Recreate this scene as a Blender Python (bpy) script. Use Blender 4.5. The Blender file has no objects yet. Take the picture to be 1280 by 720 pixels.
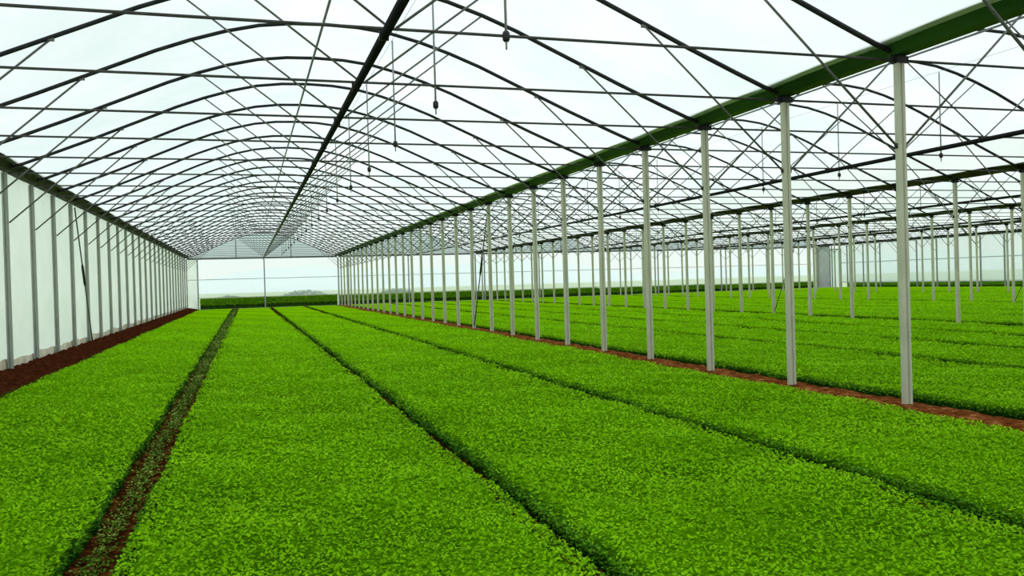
import bpy, bmesh, math, random
import numpy as np
from mathutils import Matrix, Vector

rng = np.random.default_rng(7)
random.seed(7)
COL = bpy.context.scene.collection

# ------------------------------------------------------------------ dimensions (metres, ground z = 0)
S = 2.036            # spacing of the frames along the rows
Y0 = 7.458           # frame 0
XR, XL = 6.82, -4.205
W = XR - XL
XC = (XR + XL) / 2
CAMH = 1.5
ZPOST = 3.77         # post top / gutter underside
ZTIE = 3.765
KN = 29
YEND = Y0 + KN * S
NB = 5
def fy(k): return Y0 + k * S

# ------------------------------------------------------------------ helpers
def link(o):
    COL.objects.link(o); return o
def obj(name, me, parent=None, mat=None):
    o = link(bpy.data.objects.new(name, me))
    if mat is not None:
        o.data.materials.append(mat)
    if parent is not None:
        o.parent = parent
    return o
def tag(o, label, cat, group=None, kind=None):
    o['label'] = label; o['category'] = cat
    if group: o['group'] = group
    if kind: o['kind'] = kind
    return o
def struct(o):
    o['kind'] = 'structure'; return o
def empty(name, loc):
    o = link(bpy.data.objects.new(name, None)); o.location = loc
    o.empty_display_size = .2
    return o

class MB:
    def __init__(s): s.v = []; s.f = []; s.sm = []
    def add(s, vs, fs, smooth=False):
        b = len(s.v); s.v += [tuple(v) for v in vs]
        s.f += [tuple(i + b for i in f) for f in fs]; s.sm += [smooth] * len(fs)
        return s
    def box(s, x0, x1, y0, y1, z0, z1):
        v = [(x, y, z) for x in (x0, x1) for y in (y0, y1) for z in (z0, z1)]
        return s.add(v, [(0,1,3,2),(4,6,7,5),(0,4,5,1),(2,3,7,6),(0,2,6,4),(1,5,7,3)])
    def tube(s, pts, r, n=8, caps=True):
        pts = [Vector(p) for p in pts]; rings = []
        for i, p in enumerate(pts):
            d = (pts[min(i+1, len(pts)-1)] - pts[max(i-1, 0)]).normalized()
            a = Vector((0, 1, 0)) if abs(d.y) < .9 else Vector((0, 0, 1))
            u = d.cross(a).normalized(); w = d.cross(u)
            rr = r[i] if isinstance(r, (list, tuple)) else r
            rings.append([p + (u*math.cos(2*math.pi*k/n) + w*math.sin(2*math.pi*k/n))*rr for k in range(n)])
        vs = [v for R in rings for v in R]; fs = []
        for i in range(len(pts)-1):
            for k in range(n):
                fs.append((i*n+k, i*n+(k+1) % n, (i+1)*n+(k+1) % n, (i+1)*n+k))
        s.add(vs, fs, True)
        if caps:
            b = len(s.v) - len(vs)
            s.f.append(tuple(b+k for k in range(n))[::-1]); s.sm.append(False)
            s.f.append(tuple(b+(len(pts)-1)*n+k for k in range(n))); s.sm.append(False)
        return s
    def prism_z(s, poly, z0, z1):
        n = len(poly)
        v = [(x, y, z0) for x, y in poly] + [(x, y, z1) for x, y in poly]
        f = [(k, (k+1) % n, n+(k+1) % n, n+k) for k in range(n)] + [tuple(range(n))[::-1], tuple(range(n, 2*n))]
        return s.add(v, f)
    def prism_y(s, poly, y0, y1):
        n = len(poly)
        v = [(x, y0, z) for x, z in poly] + [(x, y1, z) for x, z in poly]
        f = [(k, (k+1) % n, n+(k+1) % n, n+k) for k in range(n)] + [tuple(range(n)), tuple(range(n, 2*n))[::-1]]
        return s.add(v, f)
    def mesh(s, name, mat=None):
        me = bpy.data.meshes.new(name); me.from_pydata(s.v, [], s.f)
        me.polygons.foreach_set('use_smooth', s.sm)
        bm = bmesh.new(); bm.from_mesh(me); bmesh.ops.recalc_face_normals(bm, faces=bm.faces); bm.to_mesh(me); bm.free()
        if mat: me.materials.append(mat)
        me.update(); return me

# ------------------------------------------------------------------ materials
def newmat(name):
    m = bpy.data.materials.new(name); m.use_nodes = True
    nt = m.node_tree; nt.nodes.clear()
    out = nt.nodes.new('ShaderNodeOutputMaterial')
    return m, nt, out
def node(nt, t, **kw):
    n = nt.nodes.new(t)
    for k, v in kw.items():
        if k in n.inputs: n.inputs[k].default_value = v
        else: setattr(n, k, v)
    return n
def ramp(nt, stops):
    r = nt.nodes.new('ShaderNodeValToRGB'); e = r.color_ramp.elements
    e[0].position, e[0].color = stops[0][0], (*stops[0][1], 1)
    e[1].position, e[1].color = stops[-1][0], (*stops[-1][1], 1)
    for p, c in stops[1:-1]:
        x = e.new(p); x.color = (*c, 1)
    return r
def simple(name, c0, c1, rough=.5, metal=0., scale=8., bump=0., stretch=(1,1,1), detail=4):
    m, nt, out = newmat(name)
    tc = node(nt, 'ShaderNodeTexCoord'); mp = node(nt, 'ShaderNodeMapping'); mp.inputs['Scale'].default_value = stretch
    nz = node(nt, 'ShaderNodeTexNoise', Scale=scale, Detail=detail, Roughness=.6)
    r = ramp(nt, [(.3, c0), (.7, c1)])
    b = node(nt, 'ShaderNodeBsdfPrincipled', Roughness=rough, Metallic=metal); b.inputs['Specular IOR Level'].default_value = .15
    L = nt.links.new
    L(tc.outputs['Object'], mp.inputs[0]); L(mp.outputs[0], nz.inputs['Vector'])
    L(nz.outputs['Fac'], r.inputs[0]); L(r.outputs[0], b.inputs['Base Color']); L(b.outputs[0], out.inputs[0])
    if bump:
        bp = node(nt, 'ShaderNodeBump', Strength=bump, Distance=.02)
        L(nz.outputs['Fac'], bp.inputs['Height']); L(bp.outputs[0], b.inputs['Normal'])
    return m

M_post = simple('galvanised_post', (.46,.465,.35), (.62,.62,.48), .45, 0., 5, 0, (1,1,.35))
M_arch = simple('backlit_galvanised_tube', (.012,.013,.014), (.03,.032,.034), .5, .0, 6)  # grey steel seen against the light, its backlit darkness put into the colour
M_tie = simple('tie_tube', (.04,.04,.037), (.085,.085,.078), .5, .0, 6)
M_web = simple('brace_tube', (.09,.095,.085), (.16,.17,.15), .5, .0, 6)
M_purlin = simple('purlin_tube', (.18,.19,.20), (.27,.28,.29), .5, 0., 6)
M_pipe = simple('black_pipe', (.004,.004,.005), (.012,.012,.013), .45, 0, 4)
M_gut = simple('gutter_crop_reflection', (.006,.028,.003), (.022,.075,.010), .45, 0, 2.2, 0, (1,.25,1))  # galvanised metal; the green is the crop's reflection put into the colour
M_gutL = simple('blotchy_gutter', (.004,.005,.001), (.05,.052,.012), .7, 0, 3.0, 0, (1,.9,1))  # dark olive tone in blotches
M_wpost = simple('wall_post', (.28,.30,.265), (.38,.40,.36), .5, 0, 5, 0, (1,1,.35))
M_mull = simple('pale_mullion', (.34,.38,.37), (.42,.46,.45), .5, 0, 5)
M_lip = simple('pale_film_clamp', (.45,.47,.40), (.62,.63,.56), .5, 0, 3)
M_brk = simple('dark_bracket', (.012,.014,.012), (.03,.032,.028), .5, 0, 9)
M_hose = simple('grey_hose', (.25,.26,.27), (.34,.35,.36), .5, 0, 9)
M_head = simple('sprinkler_plastic', (.02,.02,.022), (.05,.05,.05), .4, 0, 9)
M_skirt = simple('soiled_skirt', (.50,.42,.28), (.82,.76,.62), .8, 0, 2.5, .2)
M_conc = simple('grey_panel', (.48,.52,.48), (.58,.62,.58), .6, 0, 2)

def film(name, col, col2, transp, em=0., scale=.35):
    m, nt, out = newmat(name); L = nt.links.new
    tc = node(nt, 'ShaderNodeTexCoord'); nz = node(nt, 'ShaderNodeTexNoise', Scale=scale, Detail=5., Roughness=.6)
    r = ramp(nt, [(.32, col2), (.68, col)])
    tr = node(nt, 'ShaderNodeBsdfTranslucent'); df = node(nt, 'ShaderNodeBsdfDiffuse')
    tp = node(nt, 'ShaderNodeBsdfTransparent')
    m1 = node(nt, 'ShaderNodeMixShader', Fac=.12); m2 = node(nt, 'ShaderNodeMixShader', Fac=transp)
    L(tc.outputs['Object'], nz.inputs['Vector']); L(nz.outputs['Fac'], r.inputs[0])
    L(r.outputs[0], tr.inputs[0]); L(r.outputs[0], df.inputs[0]); 
    L(tr.outputs[0], m1.inputs[1]); L(df.outputs[0], m1.inputs[2])
    L(m1.outputs[0], m2.inputs[1]); L(tp.outputs[0], m2.inputs[2]); L(m2.outputs[0], out.inputs[0])
    return m
M_roof = film('roof_film', (.96,.995,.98), (.80,.905,.875), .10, scale=.5)
M_side = film('side_film', (.97,.985,.95), (.84,.90,.85), .05, scale=.9)
M_end = film('end_film', (.90,.98,.98), (.84,.94,.96), .62)
M_endside = film('right_film', (.70,.80,.77), (.60,.72,.70), .30)
M_gable = film('gable_film', (.62,.74,.76), (.55,.69,.72), .30)

def soil_mat(name, c0, c1, c2):
    m, nt, out = newmat(name); L = nt.links.new
    tc = node(nt, 'ShaderNodeTexCoord')
    n1 = node(nt, 'ShaderNodeTexNoise', Scale=9., Detail=8., Roughness=.7)
    n2 = node(nt, 'ShaderNodeTexVoronoi', Scale=26.)
    r = ramp(nt, [(.32, c0), (.52, c1), (.72, c2)])
    b = node(nt, 'ShaderNodeBsdfPrincipled', Roughness=.95); b.inputs['Specular IOR Level'].default_value = 0
    mx = node(nt, 'ShaderNodeMath', operation='ADD')
    bp = node(nt, 'ShaderNodeBump', Strength=.9, Distance=.03)
    L(tc.outputs['Object'], n1.inputs['Vector']); L(tc.outputs['Object'], n2.inputs['Vector'])
    L(n1.outputs['Fac'], r.inputs[0]); L(r.outputs[0], b.inputs['Base Color'])
    L(n1.outputs['Fac'], mx.inputs[0]); L(n2.outputs['Distance'], mx.inputs[1]); L(mx.outputs[0], bp.inputs['Height'])
    L(bp.outputs[0], b.inputs['Normal']); L(b.outputs[0], out.inputs[0])
    return m
M_soil = soil_mat('red_brown_soil', (.008,.002,.001), (.055,.016,.004), (.30,.12,.026))
M_bank = soil_mat('dark_red_soil', (.020,.005,.002), (.06,.016,.006), (.13,.038,.015))
M_ridge = soil_mat('light_red_soil', (.045,.012,.003), (.19,.055,.014), (.55,.24,.10))

def leaf_mat(name, dark, mid, light, trans=.35):
    m, nt, out = newmat(name); L = nt.links.new
    g = node(nt, 'ShaderNodeNewGeometry'); tc = node(nt, 'ShaderNodeTexCoord')
    nz = node(nt, 'ShaderNodeTexNoise', Scale=.9, Detail=3.)
    r = ramp(nt, [(0., dark), (.5, mid), (1., light)])
    mx = node(nt, 'ShaderNodeMath', operation='MULTIPLY_ADD'); mx.inputs[1].default_value = .65
    sb = node(nt, 'ShaderNodeMath', operation='MULTIPLY_ADD'); sb.inputs[1].default_value = .9; sb.inputs[2].default_value = -.27
    b = node(nt, 'ShaderNodeBsdfPrincipled', Roughness=.6); b.inputs['Specular IOR Level'].default_value = .03
    t = node(nt, 'ShaderNodeBsdfTranslucent'); ms = node(nt, 'ShaderNodeMixShader', Fac=trans)
    L(tc.outputs['Object'], nz.inputs['Vector']); L(nz.outputs['Fac'], sb.inputs[0])
    L(g.outputs['Random Per Island'], mx.inputs[0]); L(sb.outputs[0], mx.inputs[2]); L(mx.outputs[0], r.inputs[0])
    L(r.outputs[0], b.inputs['Base Color']); L(r.outputs[0], t.inputs[0])
    L(b.outputs[0], ms.inputs[1]); L(t.outputs[0], ms.inputs[2]); L(ms.outputs[0], out.inputs[0])
    return m
M_leaf = leaf_mat('salad_leaf', (.13,.32,.0005), (.245,.56,.001), (.40,.77,.010))
M_hleaf = leaf_mat('hedge_leaf', (.10,.30,.003), (.26,.56,.006), (.45,.78,.02))

M_sprig = leaf_mat('sprout', (.02,.06,.002), (.07,.17,.006), (.40,.48,.10), .1)
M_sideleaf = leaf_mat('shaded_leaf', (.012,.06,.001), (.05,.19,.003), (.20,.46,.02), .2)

def canopy_mat():
    m, nt, out = newmat('crop_canopy'); L = nt.links.new
    tc = node(nt, 'ShaderNodeTexCoord')
    v = node(nt, 'ShaderNodeTexVoronoi', Scale=24.); n2 = node(nt, 'ShaderNodeTexNoise', Scale=1.3, Detail=6., Roughness=.65)
    n3 = node(nt, 'ShaderNodeTexNoise', Scale=16., Detail=3.)
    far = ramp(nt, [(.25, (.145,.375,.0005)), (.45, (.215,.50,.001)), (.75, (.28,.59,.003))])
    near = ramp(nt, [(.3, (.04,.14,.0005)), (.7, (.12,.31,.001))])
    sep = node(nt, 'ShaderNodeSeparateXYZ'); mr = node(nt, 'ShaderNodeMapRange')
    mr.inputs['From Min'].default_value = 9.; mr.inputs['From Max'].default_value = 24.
    gz = node(nt, 'ShaderNodeMapRange'); gz.inputs['From Min'].default_value = .03; gz.inputs['From Max'].default_value = .096  # bed sides darken towards the ground, furrow shade put into the colour
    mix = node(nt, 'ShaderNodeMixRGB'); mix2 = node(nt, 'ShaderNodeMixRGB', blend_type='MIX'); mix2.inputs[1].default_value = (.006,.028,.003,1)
    av = node(nt, 'ShaderNodeMath', operation='MULTIPLY_ADD'); av.inputs[1].default_value = .5
    hv = node(nt, 'ShaderNodeMath', operation='MULTIPLY'); hv.inputs[1].default_value = .5
    b = node(nt, 'ShaderNodeBsdfPrincipled', Roughness=.8); b.inputs['Specular IOR Level'].default_value = 0
    bp = node(nt, 'ShaderNodeBump', Strength=.8, Distance=.03)
    for q in (v, n2, n3): L(tc.outputs['Object'], q.inputs['Vector'])
    L(n2.outputs['Fac'], hv.inputs[0]); L(n3.outputs['Fac'], av.inputs[0]); L(hv.outputs[0], av.inputs[2])
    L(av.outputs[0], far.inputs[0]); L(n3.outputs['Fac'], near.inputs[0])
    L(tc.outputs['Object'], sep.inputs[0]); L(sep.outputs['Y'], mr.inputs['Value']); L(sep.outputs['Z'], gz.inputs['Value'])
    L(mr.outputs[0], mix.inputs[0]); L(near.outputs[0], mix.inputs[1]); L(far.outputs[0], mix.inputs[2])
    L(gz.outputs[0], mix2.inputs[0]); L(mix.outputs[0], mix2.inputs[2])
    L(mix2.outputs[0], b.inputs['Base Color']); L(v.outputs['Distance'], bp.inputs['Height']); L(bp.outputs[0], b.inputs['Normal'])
    L(b.outputs[0], out.inputs[0])
    return m
M_canopy = canopy_mat()
M_field = simple('outside_field', (.42,.56,.30), (.56,.68,.42), .95, 0, .2)
M_hill = simple('hazy_hill', (.72,.86,.85), (.80,.91,.89), 1., 0, .02)
M_bush = leaf_mat('outside_bush', (.12,.22,.10), (.20,.33,.16), (.30,.42,.25), .2)

# ------------------------------------------------------------------ leaves
def leaf_arrays(P, size, tilt_max=.9, aspect=.62, lean=None):
    """P (n,3) leaf bases, size (n,) -> verts (n*6,3), quads (n*2,4)"""
    n = len(P)
    yaw = rng.uniform(0, 2*np.pi, n); t = rng.uniform(-.15, tilt_max, n); roll = rng.normal(0, .35, n)
    d = np.stack([np.cos(yaw)*np.cos(t), np.sin(yaw)*np.cos(t), np.sin(t)], 1)
    s = np.stack([-np.sin(yaw), np.cos(yaw), np.zeros(n)], 1)
    u = np.cross(d, s)
    s2 = s*np.cos(roll)[:, None] + u*np.sin(roll)[:, None]; u2 = np.cross(d, s2)
    L = size[:, None]; Wd = L*aspect*.5
    P0 = P - d*L*.5
    fold = .35
    a = P0
    b = P0 + d*L*.30 + s2*Wd - u2*Wd*fold
    c = P0 + d*L*.75 + s2*Wd*.8 - u2*Wd*fold
    e = P0 + d*L - u2*L*.10
    f = P0 + d*L*.75 - s2*Wd*.8 - u2*Wd*fold
    g = P0 + d*L*.30 - s2*Wd - u2*Wd*fold
    V = np.stack([a, b, c, e, f, g], 1).reshape(-1, 3)
    i = np.arange(n)[:, None]*6
    F = np.concatenate([i+np.array([0,1,2,3]), i+np.array([0,3,4,5])], 1).reshape(-1, 4)
    return V, F
def fast_mesh(name, V, F, mats, mi=None):
    me = bpy.data.meshes.new(name)
    me.vertices.add(len(V)); me.vertices.foreach_set('co', V.astype(np.float32).ravel())
    me.loops.add(F.size); me.loops.foreach_set('vertex_index', F.astype(np.int32).ravel())
    me.polygons.add(len(F)); me.polygons.foreach_set('loop_start', (np.arange(len(F))*4).astype(np.int32))
    for m in mats: me.materials.append(m)
    if mi is not None: me.polygons.foreach_set('material_index', mi.astype(np.int32))
    me.update(calc_edges=True); me.validate()
    return me
def wob(x, y):
    return .010*np.sin(2.1*x+.9*y) + .008*np.sin(3.7*y-1.3*x+1) + .006*np.sin(7.3*x+5.1*y)

# ------------------------------------------------------------------ crop beds
H = .10
TAN_R = 1.20     # beyond this x/y ratio the photo sees nothing
def edge(y, ph):   # ragged bed edge
    return .010*np.sin(1.7*y+ph) + .008*np.sin(4.3*y+2*ph) + .007*np.sin(11*y+3*ph)
def crop_bed(xa, xb, label, ph, sag=0):
    ys0 = max(1.2, xa/1.32 - .6)
    ys = np.concatenate([np.arange(ys0, 14, .12), np.arange(14, 62.6, .5), [62.6]])
    nx = 22
    u = np.linspace(0, 1, nx)
    prof = np.minimum(1, np.minimum(u, 1-u)*nx*.9)**.5
    Vs = []; 
    for y in ys:
        a = xa + edge(y, ph); b = xb + edge(y, ph+4)
        x = a + (b-a)*u
        z = (H + wob(x, y) - .012)*np.clip(prof, 0, 1)
        z[0] = z[-1] = .0
        Vs.append(np.stack([x, np.full(nx, y), z], 1))
    V = np.concatenate(Vs); ny = len(ys)
    I = np.arange(ny*nx).reshape(ny, nx)
    F = np.stack([I[:-1,:-1], I[:-1,1:], I[1:,1:], I[1:,:-1]], -1).reshape(-1, 4)
    # leaves
    Ymin = ys0; Ymax = 26.
    Lv = []; 
    bands = [(Ymin, 2.4, 500), (2.4, 5, 3900), (5, 7, 2900), (7, 9.5, 1900), (9.5, 13, 1150), (13, 18, 620), (18, 25, 330), (25, 34, 160), (34, 44, 70)]
    PP = []; SZ = []; SD = []
    for y0, y1, den in bands:
        y0 = max(y0, Ymin)
        if y1 <= y0: continue
        n = int(den*(xb-xa)*(y1-y0))
        y = rng.uniform(y0, y1, n)
        x = xa + edge(y, ph) + (xb-xa + edge(y, ph+4) - edge(y, ph))*rng.uniform(.002, .998, n)
        keep = (x < 1.30*y + .6) & (x > -.34*y - .7)
        x, y = x[keep], y[keep]; n = len(x)
        z = H + wob(x, y) + rng.uniform(-.022, .014, n)
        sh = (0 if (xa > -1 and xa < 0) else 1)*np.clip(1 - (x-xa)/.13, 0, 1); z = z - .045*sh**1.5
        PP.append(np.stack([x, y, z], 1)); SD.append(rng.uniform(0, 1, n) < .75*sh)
        ym = (y0+y1)/2
        SZ.append(rng.uniform(.75, 1.3, n)*min(.055, .022*max(1, (ym/4.2))**.55))
        # side leaves
        ns = int((y1-y0)*den*.11)
        for xe, sgn, pp in ((xa, -1, ph), (xb, 1, ph+4)):
            y = rng.uniform(y0, y1, ns); zz = rng.uniform(.02, H, ns)
            x = xe + edge(y, pp) + sgn*rng.uniform(-.03, .012, ns)
            keep = (x < 1.30*y + .6) & (x > -.34*y - .7)
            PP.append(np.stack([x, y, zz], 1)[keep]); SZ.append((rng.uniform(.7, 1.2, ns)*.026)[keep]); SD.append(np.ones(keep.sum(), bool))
    PP.append(np.zeros((0, 3))); SZ.append(np.zeros(0)); SD.append(np.zeros(0, bool))
    P = np.concatenate(PP); sz = np.concatenate(SZ)
    LV, LF = leaf_arrays(P, sz)
    n0 = len(V)
    VV = np.concatenate([V, LV]); FF = np.concatenate([F, LF+n0])
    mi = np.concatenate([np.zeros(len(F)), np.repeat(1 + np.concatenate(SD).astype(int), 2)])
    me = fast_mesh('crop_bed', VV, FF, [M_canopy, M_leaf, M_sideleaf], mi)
    o = obj('crop_bed', me)
    tag(o, label, 'crop bed', 'green crop beds')
    return o
BN = ['main left', 'second', 'third', 'fourth', 'fifth']
bayname = ['the main bay', 'the first side bay', 'the second side bay', 'the third side bay', 'the farthest side bay']
REL = [(-3.84, -.965), (-.675, 1.568), (1.69, 3.93), (4.105, 6.27)]
REL2 = [(-3.91, -.97), (-.70, 1.46), (1.80, 3.84), (4.18, 6.27)]
lab1 = ['wide green leafy bed between the left film wall soil and the brown wheel track',
        'green leafy bed in the centre foreground, between brown wheel track and dark furrow',
        'green leafy bed between the dark furrow and the fainter thin furrow on its right',
        'green leafy bed running beside the near row of posts on its left side']
pos = ['nearest', 'second nearest', 'third nearest', 'farthest right']
for b in range(NB):
    for i, (xa, xb) in enumerate(REL if b == 0 else REL2):
        if b == 0 and i == 0: xa = -3.37
        lab = lab1[i] if b == 0 else 'green leafy bed, %s of four within %s' % (pos[i], bayname[b])
        if b >= 1 and i == 0: xa = -3.91
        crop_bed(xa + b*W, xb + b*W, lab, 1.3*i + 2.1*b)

# sparse seedlings in the wheel track
n = 17000
y = 2.3 + 60*rng.uniform(0, 1, n)**1.4
x = -.825 + np.clip(rng.normal(0, .034 + .0016*np.minimum(y, 20), n), -.12, .12) + .012*np.sin(2*y)
LV, LF = leaf_arrays(np.stack([x, y, rng.uniform(.012, .05, n)], 1), rng.uniform(.012, .030, n)*np.clip(.7+y*.04, .8, 2.4))
#
o = obj('seedlings', fast_mesh('seedlings', LV, LF, [M_sprig]))
tag(o, 'sparse pale green sprouts growing in the middle of the brown wheel track', 'seedlings', kind='stuff')

# ------------------------------------------------------------------ ground
def grid(name, x0, x1, y0, y1, nx, ny, zf, mat):
    xs = np.linspace(x0, x1, nx); ys = np.linspace(y0, y1, ny)
    X, Y = np.meshgrid(xs, ys); Z = zf(X, Y)
    V = np.stack([X, Y, Z], -1).reshape(-1, 3); I = np.arange(nx*ny).reshape(ny, nx)
    F = np.stack([I[:-1,:-1], I[:-1,1:], I[1:,1:], I[1:,:-1]], -1).reshape(-1, 4)
    me = fast_mesh(name, V, F, [mat]); me.polygons.foreach_set('use_smooth', [True]*len(me.polygons))
    return obj(name, me)
def tag(o, label, cat, group=None, kind=None, _t=tag):
    if len(label.split()) > 15: print('LONG', len(label.split()), label)
    return _t(o, label, cat, group, kind)
struct(grid('floor', XL, XL+NB*W, -3, YEND+.2, 2, 2, lambda X, Y: X*0, M_soil))
def rnoise(X, Y, f, seed):
    return (np.sin(f*X*1.3+seed)*np.sin(f*Y+seed*2) + .6*np.sin(f*2.3*Y+1.7*f*X+seed) + .4*np.sin(f*4.1*Y-3.1*f*X))/2
bank = grid('soil_bank', XL+.02, -3.40, 2, YEND, 14, 900,
    lambda X, Y: np.clip((-3.36-X)/.84, 0, 1)**.8*.17 + .028*rnoise(X, Y, 5, 1)*np.clip((-3.4-X)*4, 0, 1)
                 + rng.normal(0, .007, X.shape)*(X < -3.35), M_bank)
tag(bank, 'sloping dark red-brown soil bank along the foot of the left film wall', 'soil', kind='stuff')
for b in range(4):
    xr = XR + b*W
    r = grid('soil_ridge', xr-.46, xr+.26, max(2, xr/1.35), YEND-2, 12, 700 if b == 0 else 200,
        lambda X, Y: .006 + .022*np.clip(1-np.abs(X-xr)/.4, 0, 1) + .016*rnoise(X, Y, 7, 3+b) + rng.normal(0, .004, X.shape), M_ridge)
    tag(r, ['reddish brown soil strip at the feet of the near row of posts',
            'thin dark soil strip at the feet of the second row of posts',
            'thin soil strip at the feet of the third row of posts',
            'thin soil strip at the feet of the fourth row of posts'][b], 'soil', 'soil strips under the post rows', 'stuff')
g = struct(grid('ground', -300, 500, YEND+.2, 420, 2, 2, lambda X, Y: X*0-.03, M_field))
g = struct(grid('ground', XL+NB*W, 500, -60, YEND+.2, 2, 2, lambda X, Y: X*0-.03, M_field))
g = struct(grid('ground', -300, XL, -60, YEND+.2, 2, 2, lambda X, Y: X*0-.03, M_field))
h = struct(grid('hills', -300, 500, 300, 420, 120, 6,
    lambda X, Y: (7+4*np.sin(X*.02)+2.5*np.sin(X*.053+1))*np.clip((Y-300)/60, 0, 1)-.5, M_hill))

# ------------------------------------------------------------------ posts
def post_poly(w, d):
    g = .014
    return [(-w/2,-d/2+.008),(-w/2+.008,-d/2),(-g,-d/2),(-g*.6,-d/2+.018),(g*.6,-d/2+.018),(g,-d/2),(w/2-.008,-d/2),(w/2,-d/2+.008),
            (w/2,d/2-.008),(w/2-.008,d/2),(-w/2+.008,d/2),(-w/2,d/2-.008)]
me_wpost = MB().prism_z(post_poly(.085, .10), .0, ZPOST).mesh('post', M_wpost)
me_post = MB().prism_z(post_poly(.10, .072), -.05, ZPOST).mesh('post', M_post)
me_brk = MB().box(-.12, .12, -.014, .014, ZPOST-.03, ZPOST+.044).box(-.058,.058,-.045,.045,ZPOST-.04,ZPOST+.04).mesh('cap_bracket', M_brk)
me_col = MB().box(-.075,.075,-.012,.012, 2.81, 2.865).mesh('brace_clamp', M_brk)
def fix_wide(me): return me
ORD = ['nearest','second nearest','third nearest','fourth nearest','fifth nearest','sixth nearest','seventh nearest','eighth nearest','ninth nearest','tenth nearest',
       'eleventh','twelfth','thirteenth','fourteenth','fifteenth','sixteenth','seventeenth','eighteenth','nineteenth','twentieth',
       'twenty-first','twenty-second','twenty-third','twenty-fourth','twenty-fifth','twenty-sixth','twenty-seventh','twenty-eighth','twenty-ninth','thirtieth','thirty-first','thirty-second']
def order(i):
    return ORD[i] if i < 10 else ORD[i] + ' nearest'
rows = [(XL, 3, 5, 'post of the left film wall', 'posts of the left film wall'),
        (XR, -1, 0, 'post in the near row on the red soil strip', 'posts of the near row'),
        (XR+W, 3, 4, 'post in the second row, behind the near row', 'posts of the second row'),
        (XR+2*W, 7, 9, 'post in the third row of posts from the main bay', 'posts of the third row'),
        (XR+3*W, 11, 13, 'post in the fourth row of posts from the main bay', 'posts of the fourth row'),
        (XR+4*W, 16, 18, 'post against the far right film wall', 'posts of the right film wall')]
for ri, (x, k0, kvis, nm, grp) in enumerate(rows):
    for k in range(k0, KN+1 if ri in (0, 5) else KN):
        r = empty('steel_post', (x, fy(k), 0))
        if k < kvis:
            lab = 'grey steel post just outside the picture edge, %s in the %s' % (order(kvis-k-1), ['left film wall','near row','second row','third row','fourth row','right film wall'][ri])
        else:
            lab = '%s grey steel %s' % (order(k-kvis), nm)
        tag(r, lab, 'post', grp)
        obj('upright', me_wpost if ri in (0, 5) else me_post, r)
        if k < KN and 0 < ri < 5:
            obj('cap_bracket', me_brk, r)
            obj('brace_clamp', me_col, r)

# ------------------------------------------------------------------ trusses
AP = [(0,5.625),(.5,5.61),(1.,5.55),(1.5,5.43),(2.,5.27),(2.5,5.08),(3.,4.86),(3.55,4.62),(4.1,4.38),(4.8,4.09),(5.2,3.93),(5.40,3.86)]
def arch_z(dx):
    a = abs(dx)
    for (x0, z0), (x1, z1) in zip(AP, AP[1:]):
        if a <= x1: return z0 + (z1-z0)*(a-x0)/(x1-x0)
    return AP[-1][1]
arch_pts = [(-x, 0, z) for x, z in AP[::-1]] + [(x, 0, z) for x, z in AP[1:]]
me_arch = MB().tube(arch_pts, .029, 10).mesh('arch', M_arch)
me_tie = MB().tube([(-5.44, .0, ZTIE), (5.44, .0, ZTIE)], .0145, 8).mesh('tie_beam', M_tie)
def web_me(s): return MB().tube([(s*1.98, 0, arch_z(1.98)-.02), (s*.03, 0, ZTIE+.01)], .0125, 6).mesh('web_brace', M_web)
def knee_me(s): return MB().tube([(s*3.50, 0, arch_z(3.5)-.02), (s*5.455, 0, 2.84)], .0145, 6).box(s*3.5-.035, s*3.5+.035, -.02, .02, arch_z(3.5)-.045, arch_z(3.5)+.01).mesh('knee_brace', M_web)
webs = [web_me(-1), web_me(1)]; knees = [knee_me(-1), knee_me(1)]
tr0 = [(-1, 1), (-1, 0), (4, 4), (8, 8), (12, 12)]
for b in range(NB):
    k0, kv = tr0[b]
    for k in range(k0, KN):
        r = empty('roof_truss', (XC+b*W, fy(k), 0))
        i = k-k0
        tag(r, 'dark curved roof hoop with straight tie rod, %s in %s' % (order(i), bayname[b]), 'roof truss',
            'roof trusses of ' + bayname[b])
        obj('arch', me_arch, r); obj('tie_beam', me_tie, r)
        for w_ in webs: obj('web_brace', w_, r)
        for w_ in knees: obj('knee_brace', w_, r)

# ------------------------------------------------------------------ gutters, purlins, pipes
def gutter(x, ymin, label, mat):
    r = empty('gutter', (x, 0, 0)); tag(r, label, 'gutter', 'roof gutters')
    z = ZPOST + .045
    poly = [(-.085,z),(.085,z),(.165,z+.13),(.150,z+.13),(.078,z+.012),(-.078,z+.012),(-.150,z+.13),(-.165,z+.13)]
    obj('trough', MB().prism_y(poly, ymin, YEND-.05).mesh('trough', mat), r)
    for s in (-1, 1):
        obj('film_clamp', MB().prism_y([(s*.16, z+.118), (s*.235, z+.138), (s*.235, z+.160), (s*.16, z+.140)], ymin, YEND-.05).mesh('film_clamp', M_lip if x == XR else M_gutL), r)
    return r
gutter(XL, 2, 'dark blotchy gutter along the top of the left film wall', M_gutL)
gutter(XR, -2.8, 'wide gutter with green crop reflection along the top of the near row of posts', M_gut)
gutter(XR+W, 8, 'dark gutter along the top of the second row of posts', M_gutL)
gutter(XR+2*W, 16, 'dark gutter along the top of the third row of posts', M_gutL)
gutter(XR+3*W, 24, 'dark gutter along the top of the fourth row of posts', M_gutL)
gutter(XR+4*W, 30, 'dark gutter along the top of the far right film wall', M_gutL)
me_clip = MB().box(-.042, .042, -.012, .012, 3.66, 3.775).mesh('hanger_clip', M_brk)
yst = [1, 2, 12, 22, 30]
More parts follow.
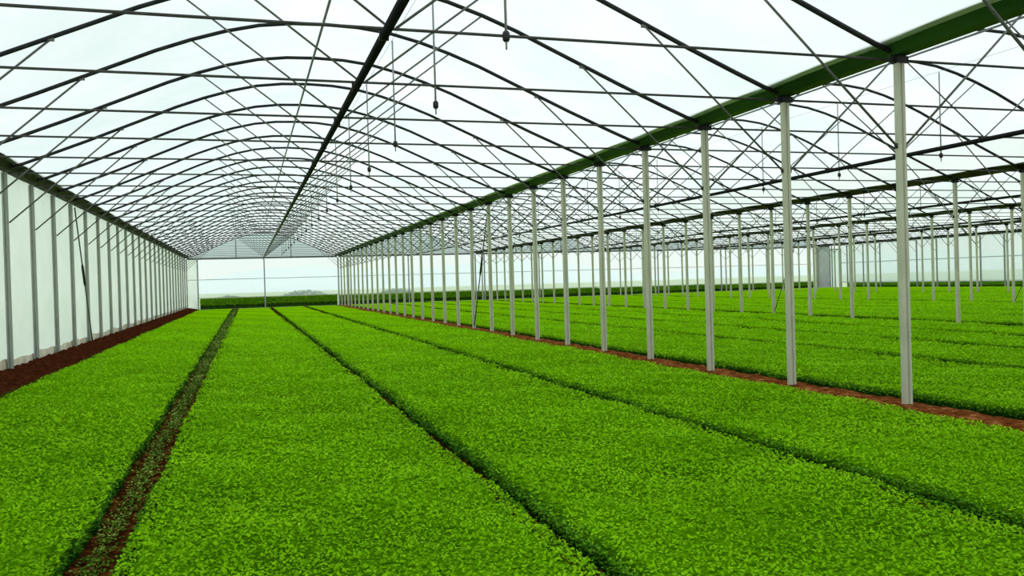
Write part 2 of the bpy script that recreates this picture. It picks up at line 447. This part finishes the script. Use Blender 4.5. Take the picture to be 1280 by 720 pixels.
for b in range(NB):
    x = XC + b*W
    o = obj('ridge_purlin', MB().tube([(0, yst[b], 5.575), (0, YEND-.05, 5.575)], .021, 8).mesh('ridge_purlin', M_purlin)); o.location.x = x-.05
    tag(o, 'thin grey tube running along the roof peak of %s' % bayname[b], 'purlin', 'ridge purlins')
    r = empty('irrigation_pipe', (x-.08, 0, 0)); tag(r, 'straight %s pipe running below the tie rods of %s' % ('thick black' if b == 0 else 'black', bayname[b]), 'pipe', 'irrigation pipes')
    obj('pipe', MB().tube([(0, yst[b], 3.70), (0, YEND-.3, 3.70)], .042, 12).mesh('pipe', M_pipe), r)
    for k in range(max(-1, int((yst[b]-Y0)/S)+1), KN):
        obj('hanger_clip', me_clip, r).location.y = fy(k)

# ------------------------------------------------------------------ sprinklers
me_sh = MB().tube([(0,0,3.80),(0,0,5.45)], .013, 6).tube([(0,0,3.74),(0,0,3.80)], .014, 8).mesh('hose', M_hose)
me_shd = MB().tube([(0,0,3.83),(0,0,3.81),(0,0,3.755),(0,0,3.735)], [.024,.036,.036,.024], 10).mesh('sprinkler_head', M_head)
me_noz = MB().tube([(0,0,3.735),(0,0,3.66)], [.012,.009], 6).mesh('nozzle', M_hose)
for b, n0, nmax in ((0, 0, 18), (1, 1, 16), (2, 6, 16), (3, 9, 16)):
    x = XC + b*W + 1.055
    for i in range(n0, nmax):
        y = 7.46 + 3.05*i
        r = empty('hanging_sprinkler', (x, y, -.02)); 
        tag(r, 'grey drop hose with black sprinkler head, %s in %s' % (order(i-n0), bayname[b]), 'sprinkler', 'sprinklers hanging in ' + bayname[b])
        obj('hose', me_sh, r); obj('sprinkler_head', me_shd, r); obj('nozzle', me_noz, r)
    o = obj('sprinkler_line', MB().tube([(x, 7.46+3.05*n0-2, 5.445), (x, YEND-2, 5.445)], .003, 4).mesh('sprinkler_line', M_web))
    tag(o, 'very thin supply line under the roof of %s ' % bayname[b], 'supply line', 'sprinkler supply lines')

# ------------------------------------------------------------------ diagonal braces (between ninth and tenth frames of each row)
for x, lab in ((XL+.09, 'left film wall'), (XR, 'near row of posts'), (XR+W, 'second row of posts'), (XR+2*W, 'third row of posts')):
    r = empty('diagonal_brace', (x, fy(8), 0)); tag(r, 'thin slanting steel brace rod with dark coupling in the %s' % lab, 'brace', 'slanting row braces')
    a = Vector((0, .05, 3.68)); c = Vector((0, S-.05, .12)); mdl = a.lerp(c, .48)
    obj('rod', MB().tube([a, c], .018 if x < 7 else .012, 8).mesh('rod', M_web), r)
    obj('coupling', MB().tube([a.lerp(c, .40), a.lerp(c, .42), a.lerp(c, .54), a.lerp(c, .56)], [.02,.032,.032,.02], 8).mesh('coupling', M_brk), r)

# ------------------------------------------------------------------ roof film
for b in range(NB):
    x = XC + b*W
    xs = np.linspace(-5.50, 5.50, 45)
    zz = np.array([arch_z(v) + .034 if abs(v) <= 5.4 else arch_z(5.4)+.034-.1*(abs(v)-5.4) for v in xs])
    ys = np.arange(-3.2, YEND+.01, S/4)
    V = []; 
    for j, yv in enumerate(ys):
        ph = ((yv - Y0)/S) % 1
        puff = .022*math.sin(math.pi*ph)**2
        V.append(np.stack([xs, np.full(len(xs), yv), zz + puff], 1))
    V = np.concatenate(V); nx = len(xs); ny = len(ys); I = np.arange(nx*ny).reshape(ny, nx)
    F = np.stack([I[:-1,:-1], I[:-1,1:], I[1:,1:], I[1:,:-1]], -1).reshape(-1, 4)
    me = fast_mesh('ceiling', V, F, [M_roof]); me.polygons.foreach_set('use_smooth', [True]*len(me.polygons))
    o = obj('ceiling', me); o.location.x = x; struct(o)

# ------------------------------------------------------------------ left film wall
o = grid('wall_left', 0, 1, 0, 1, 2, 2, lambda X, Y: X*0, M_side)
ys = np.arange(0, YEND+.05, S/12); zs = [.20, .9, 1.8, 2.8, 3.82]
V = []; 
for z in zs:
    ph = ((ys - Y0)/S) % 1
    V.append(np.stack([XL - .075 - .03*np.sin(np.pi*ph)**2 - .012*np.sin(ys*9+z), ys, np.full(len(ys), z)], 1))
V = np.concatenate(V); I = np.arange(len(zs)*len(ys)).reshape(len(zs), len(ys))
F = np.stack([I[:-1,:-1], I[:-1,1:], I[1:,1:], I[1:,:-1]], -1).reshape(-1, 4)
o.data = fast_mesh('wall_left', V, F, [M_side]); struct(o)
ys = np.arange(0, YEND, .25)
zt = .295 + .02*np.sin(ys*1.9) + .018*np.sin(ys*4.7+1); zb = .10 + .02*np.sin(ys*2.7) 
V = np.concatenate([np.stack([XL-.055+0*ys, ys, zb], 1), np.stack([XL-.062+.015*np.sin(ys*6), ys, zt], 1)])
I = np.arange(2*len(ys)).reshape(2, -1)
F = np.stack([I[:-1,:-1], I[:-1,1:], I[1:,1:], I[1:,:-1]], -1).reshape(-1, 4)
o = obj('baseboard_left', fast_mesh('baseboard_left', V, F, [M_skirt])); struct(o)

# ------------------------------------------------------------------ back wall
def gable_mesh(name, x0, x1, z0, mat, top=None):
    xs = np.linspace(x0, x1, max(2, int((x1-x0)*4)+1))
    zt = np.array([arch_z(v)+.03 if top is None else top for v in xs])
    V = np.concatenate([np.stack([xs, 0*xs, 0*xs+z0], 1), np.stack([xs, 0*xs, zt], 1)])
    I = np.arange(2*len(xs)).reshape(2, -1)
    F = np.stack([I[:-1,:-1], I[:-1,1:], I[1:,1:], I[1:,:-1]], -1).reshape(-1, 4)
    return fast_mesh(name, V, F, [mat])
me_em = MB().box(-.05, .05, -.04, .04, 0, ZPOST-.05).mesh('mullion', M_mull)
for b in range(NB):
    x = XC + b*W
    zb = .84 if b == 0 else (.80, .72, .66, .60)[b-1]
    lx = -4.75 if b == 0 else -5.5
    o = obj('wall_back', gable_mesh('wall_back', lx, 5.5, zb, M_end, ZPOST)); o.location = (x, YEND+.08, 0); struct(o)
    o = obj('wall_back', gable_mesh('wall_back', -5.42, 5.42, ZPOST, M_gable)); o.location = (x, YEND+.08, 0); struct(o)
    if b == 0:
        o = obj('wall_back', gable_mesh('wall_back', -5.5, -4.75, 0, M_side, ZPOST)); o.location = (x, YEND+.08, 0); struct(o)
    r = empty('gable_frame', (x, YEND, 0)); tag(r, 'grey steel end frame with mullions closing the far end of %s' % bayname[b], 'end frame', 'end frames of the bays')
    obj('arch', MB().tube([(p[0], 0, p[2]) for p in arch_pts], .035, 8).mesh('arch', M_web), r)
    obj('tie_beam', MB().box(-5.45, 5.45, -.03, .03, ZPOST-.05, ZPOST+.05).mesh('tie_beam', M_web), r)
    obj('mid_rail', MB().box(-5.45, 5.45, -.02, .02, 2.20, 2.24).mesh('mid_rail', M_mull), r)
    obj('bottom_rail', MB().box(lx, 5.45, -.02, .02, zb-.02, zb+.03).mesh('bottom_rail', M_lip), r)
    obj('mullion', MB().box(-.045, .045, -.04, .04, 0, ZPOST).mesh('mullion', M_mull), r)
    obj('mullion', MB().box(-4.80, -4.70, -.04, .04, 0, ZPOST).mesh('mullion', M_mull), r)
    if b < 4: obj('mullion', me_em, r).location.x = 5.5125
    for s in (-1, 1):
        obj('gable_strut', MB().box(s*2-.04, s*2+.04, -.03, .03, ZPOST, arch_z(2)).mesh('gable_strut', M_mull), r)

# hedges behind the open foot of the end walls
def hedge(name, x0, x1, y0, y1, z1, label, n, mat=M_hleaf, rot=None, size=.09):
    r = empty(name, ((x0+x1)/2, (y0+y1)/2, 0)); tag(r, label, 'hedge', 'hedges outside the greenhouse')
    w, d = (x1-x0), (y1-y0)
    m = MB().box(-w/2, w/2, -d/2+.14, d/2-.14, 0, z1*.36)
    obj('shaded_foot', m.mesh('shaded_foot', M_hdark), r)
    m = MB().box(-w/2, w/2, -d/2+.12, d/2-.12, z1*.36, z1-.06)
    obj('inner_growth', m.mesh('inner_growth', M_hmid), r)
    P = np.stack([rng.uniform(-w/2, w/2, n), rng.uniform(-d/2, d/2, n), (.30 + .70*rng.uniform(0, 1, n)**.75)*z1], 1)
    V, F = leaf_arrays(P, rng.uniform(.7, 1.4, n)*size)
    obj('foliage', fast_mesh('foliage', V, F, [mat]), r)
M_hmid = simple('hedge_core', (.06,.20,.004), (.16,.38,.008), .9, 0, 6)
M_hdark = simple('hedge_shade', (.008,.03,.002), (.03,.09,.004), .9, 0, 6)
for b in range(NB):
    x0 = XC + b*W - (4.72 if b == 0 else 5.5); x1 = XC + b*W + 5.5
    top = (.86, .80, .74, .68, .62)[b]
    hedge('hedge', x0+.06, x1-.06, YEND+.35, YEND+1.15, top, 'low clipped green hedge seen at the far end of %s' % bayname[b], 6500)

# ------------------------------------------------------------------ right film wall
xw = XR + 4*W + .08
def wall_x(name, y0, y1, z0, z1, mat, x=xw):
    me = fast_mesh(name, np.array([(x,y0,z0),(x,y1,z0),(x,y1,z1),(x,y0,z1)]), np.array([[0,1,2,3]]), [mat])
    return struct(obj(name, me))
wall_x('wall_right', 20, YEND-3.2, .48, ZPOST+.06, M_endside)
wall_x('wall_right', YEND-1.65, YEND, 0, ZPOST+.06, M_conc)
r = empty('door_1', (xw, YEND-2.42, 0)); struct(r)
o = obj('door_panel', MB().box(-.01, .01, -.70, .70, 0, 3.45).mesh('door_panel', M_roof), r)
o = obj('door_frame', MB().box(-.04,.04,-.76,-.70,0,3.5).box(-.04,.04,.70,.76,0,3.5).box(-.04,.04,-.76,.76,3.45,3.52).mesh('door_frame', M_web), r)
wall_x('wall_right', YEND-3.2, YEND-3.17, 0, ZPOST, M_conc)
struct(obj('trim_1', MB().box(xw-.03, xw+.03, 20, YEND-3.2, .44, .50).mesh('trim_1', M_lip)))
struct(obj('trim_2', MB().box(xw-.02, xw+.02, 20, YEND-3.2, 2.20, 2.24).mesh('trim_2', M_purlin)))
hedge('hedge', xw+.35, xw+1.2, 28, YEND-3.4, .55, 'low dark hedge line outside the foot of the far right film wall', 26000, size=.08)
# faint bushes outside, seen through the end film
for i, (bx, by, bs) in enumerate(((-1.5, 82, 1.1), (5.2, 84, 1.5), (15, 88, 1.3))):
    n = 900; q = rng.normal(0, 1, (n, 3)); q /= np.linalg.norm(q, axis=1)[:, None]
    P = q*np.array([1.9, 1.0, .8])*bs*rng.uniform(.75, 1, n)[:, None]; P[:, 2] = np.abs(P[:, 2])
    V, F = leaf_arrays(P, rng.uniform(.2, .42, n))
    o = obj('bush', fast_mesh('bush', V, F, [M_bush])); o.location = (bx, by, 0)
    tag(o, ['pale blurred bush outside, left part of the main bay end film', 'pale blurred bush outside, right part of the main bay end film',
            'pale blurred bush outside the end film of the first side bay'][i], 'bush', 'bushes outside')

# ------------------------------------------------------------------ world and light
w = bpy.data.worlds.new('World'); bpy.context.scene.world = w; w.use_nodes = True
nt = w.node_tree; nt.nodes.clear(); L = nt.links.new
out = nt.nodes.new('ShaderNodeOutputWorld'); bg = nt.nodes.new('ShaderNodeBackground')
tc = nt.nodes.new('ShaderNodeTexCoord'); sp = nt.nodes.new('ShaderNodeSeparateXYZ')
r = ramp(nt, [(0., (.97,1.,.97)), (.03, (.94,1.,.99)), (.09, (.74,.93,1.)), (.35, (.86,.95,1.)), (1., (.96,.99,1.))])
nz = node(nt, 'ShaderNodeTexNoise', Scale=2.2, Detail=6.)
mx = node(nt, 'ShaderNodeMixRGB', blend_type='MIX'); mx.inputs[2].default_value = (1., 1., .99, 1)
cr = ramp(nt, [(.45, (0,0,0)), (.75, (.7,.7,.7))])
L(tc.outputs['Generated'], sp.inputs[0]); L(sp.outputs['Z'], r.inputs[0]); L(tc.outputs['Generated'], nz.inputs['Vector'])
L(nz.outputs['Fac'], cr.inputs[0]); L(cr.outputs[0], mx.inputs[0]); L(r.outputs[0], mx.inputs[1])
L(mx.outputs[0], bg.inputs[0]); bg.inputs[1].default_value = 1.05
L(bg.outputs[0], out.inputs[0])
sl = bpy.data.lights.new('sun', 'SUN'); sl.energy = .9; sl.angle = math.radians(25); sl.color = (1., .98, .93)
so = link(bpy.data.objects.new('sun', sl)); so.rotation_euler = (math.radians(-12), math.radians(38), 0)
so.location = (30, 20, 40)

# ------------------------------------------------------------------ camera
f, yaw, pit, rol = 1052.956, .304915, .0088179, .029273
def world_dir(a, fw, up):
    x, y, z = a, fw, up
    cp, sp_ = math.cos(pit), math.sin(pit); y, z = y*cp + z*sp_, -y*sp_ + z*cp
    cy, sy = math.cos(yaw), math.sin(yaw)
    return Vector((x*cy + y*sy, -x*sy + y*cy, z))
cr_, sr_ = math.cos(rol), math.sin(rol)
R_ = world_dir(cr_, 0, -sr_)
U_ = world_dir(sr_, 0, cr_)
Fw = world_dir(0, 1, 0)
M = Matrix((R_, U_, -Fw)).transposed().to_4x4(); M.translation = Vector((0, 0, CAMH))
cd = bpy.data.cameras.new('camera'); cd.sensor_width = 36; cd.lens = f*36/1280; cd.clip_end = 2000; cd.clip_start = .05
cam = link(bpy.data.objects.new('camera', cd)); cam.matrix_world = M
bpy.context.scene.camera = cam
sc = bpy.context.scene
sc.view_settings.view_transform = 'Standard'; sc.view_settings.look = 'None'
sc.view_settings.exposure = 0; sc.view_settings.gamma = 1
sc.cycles.transparent_max_bounces = 16
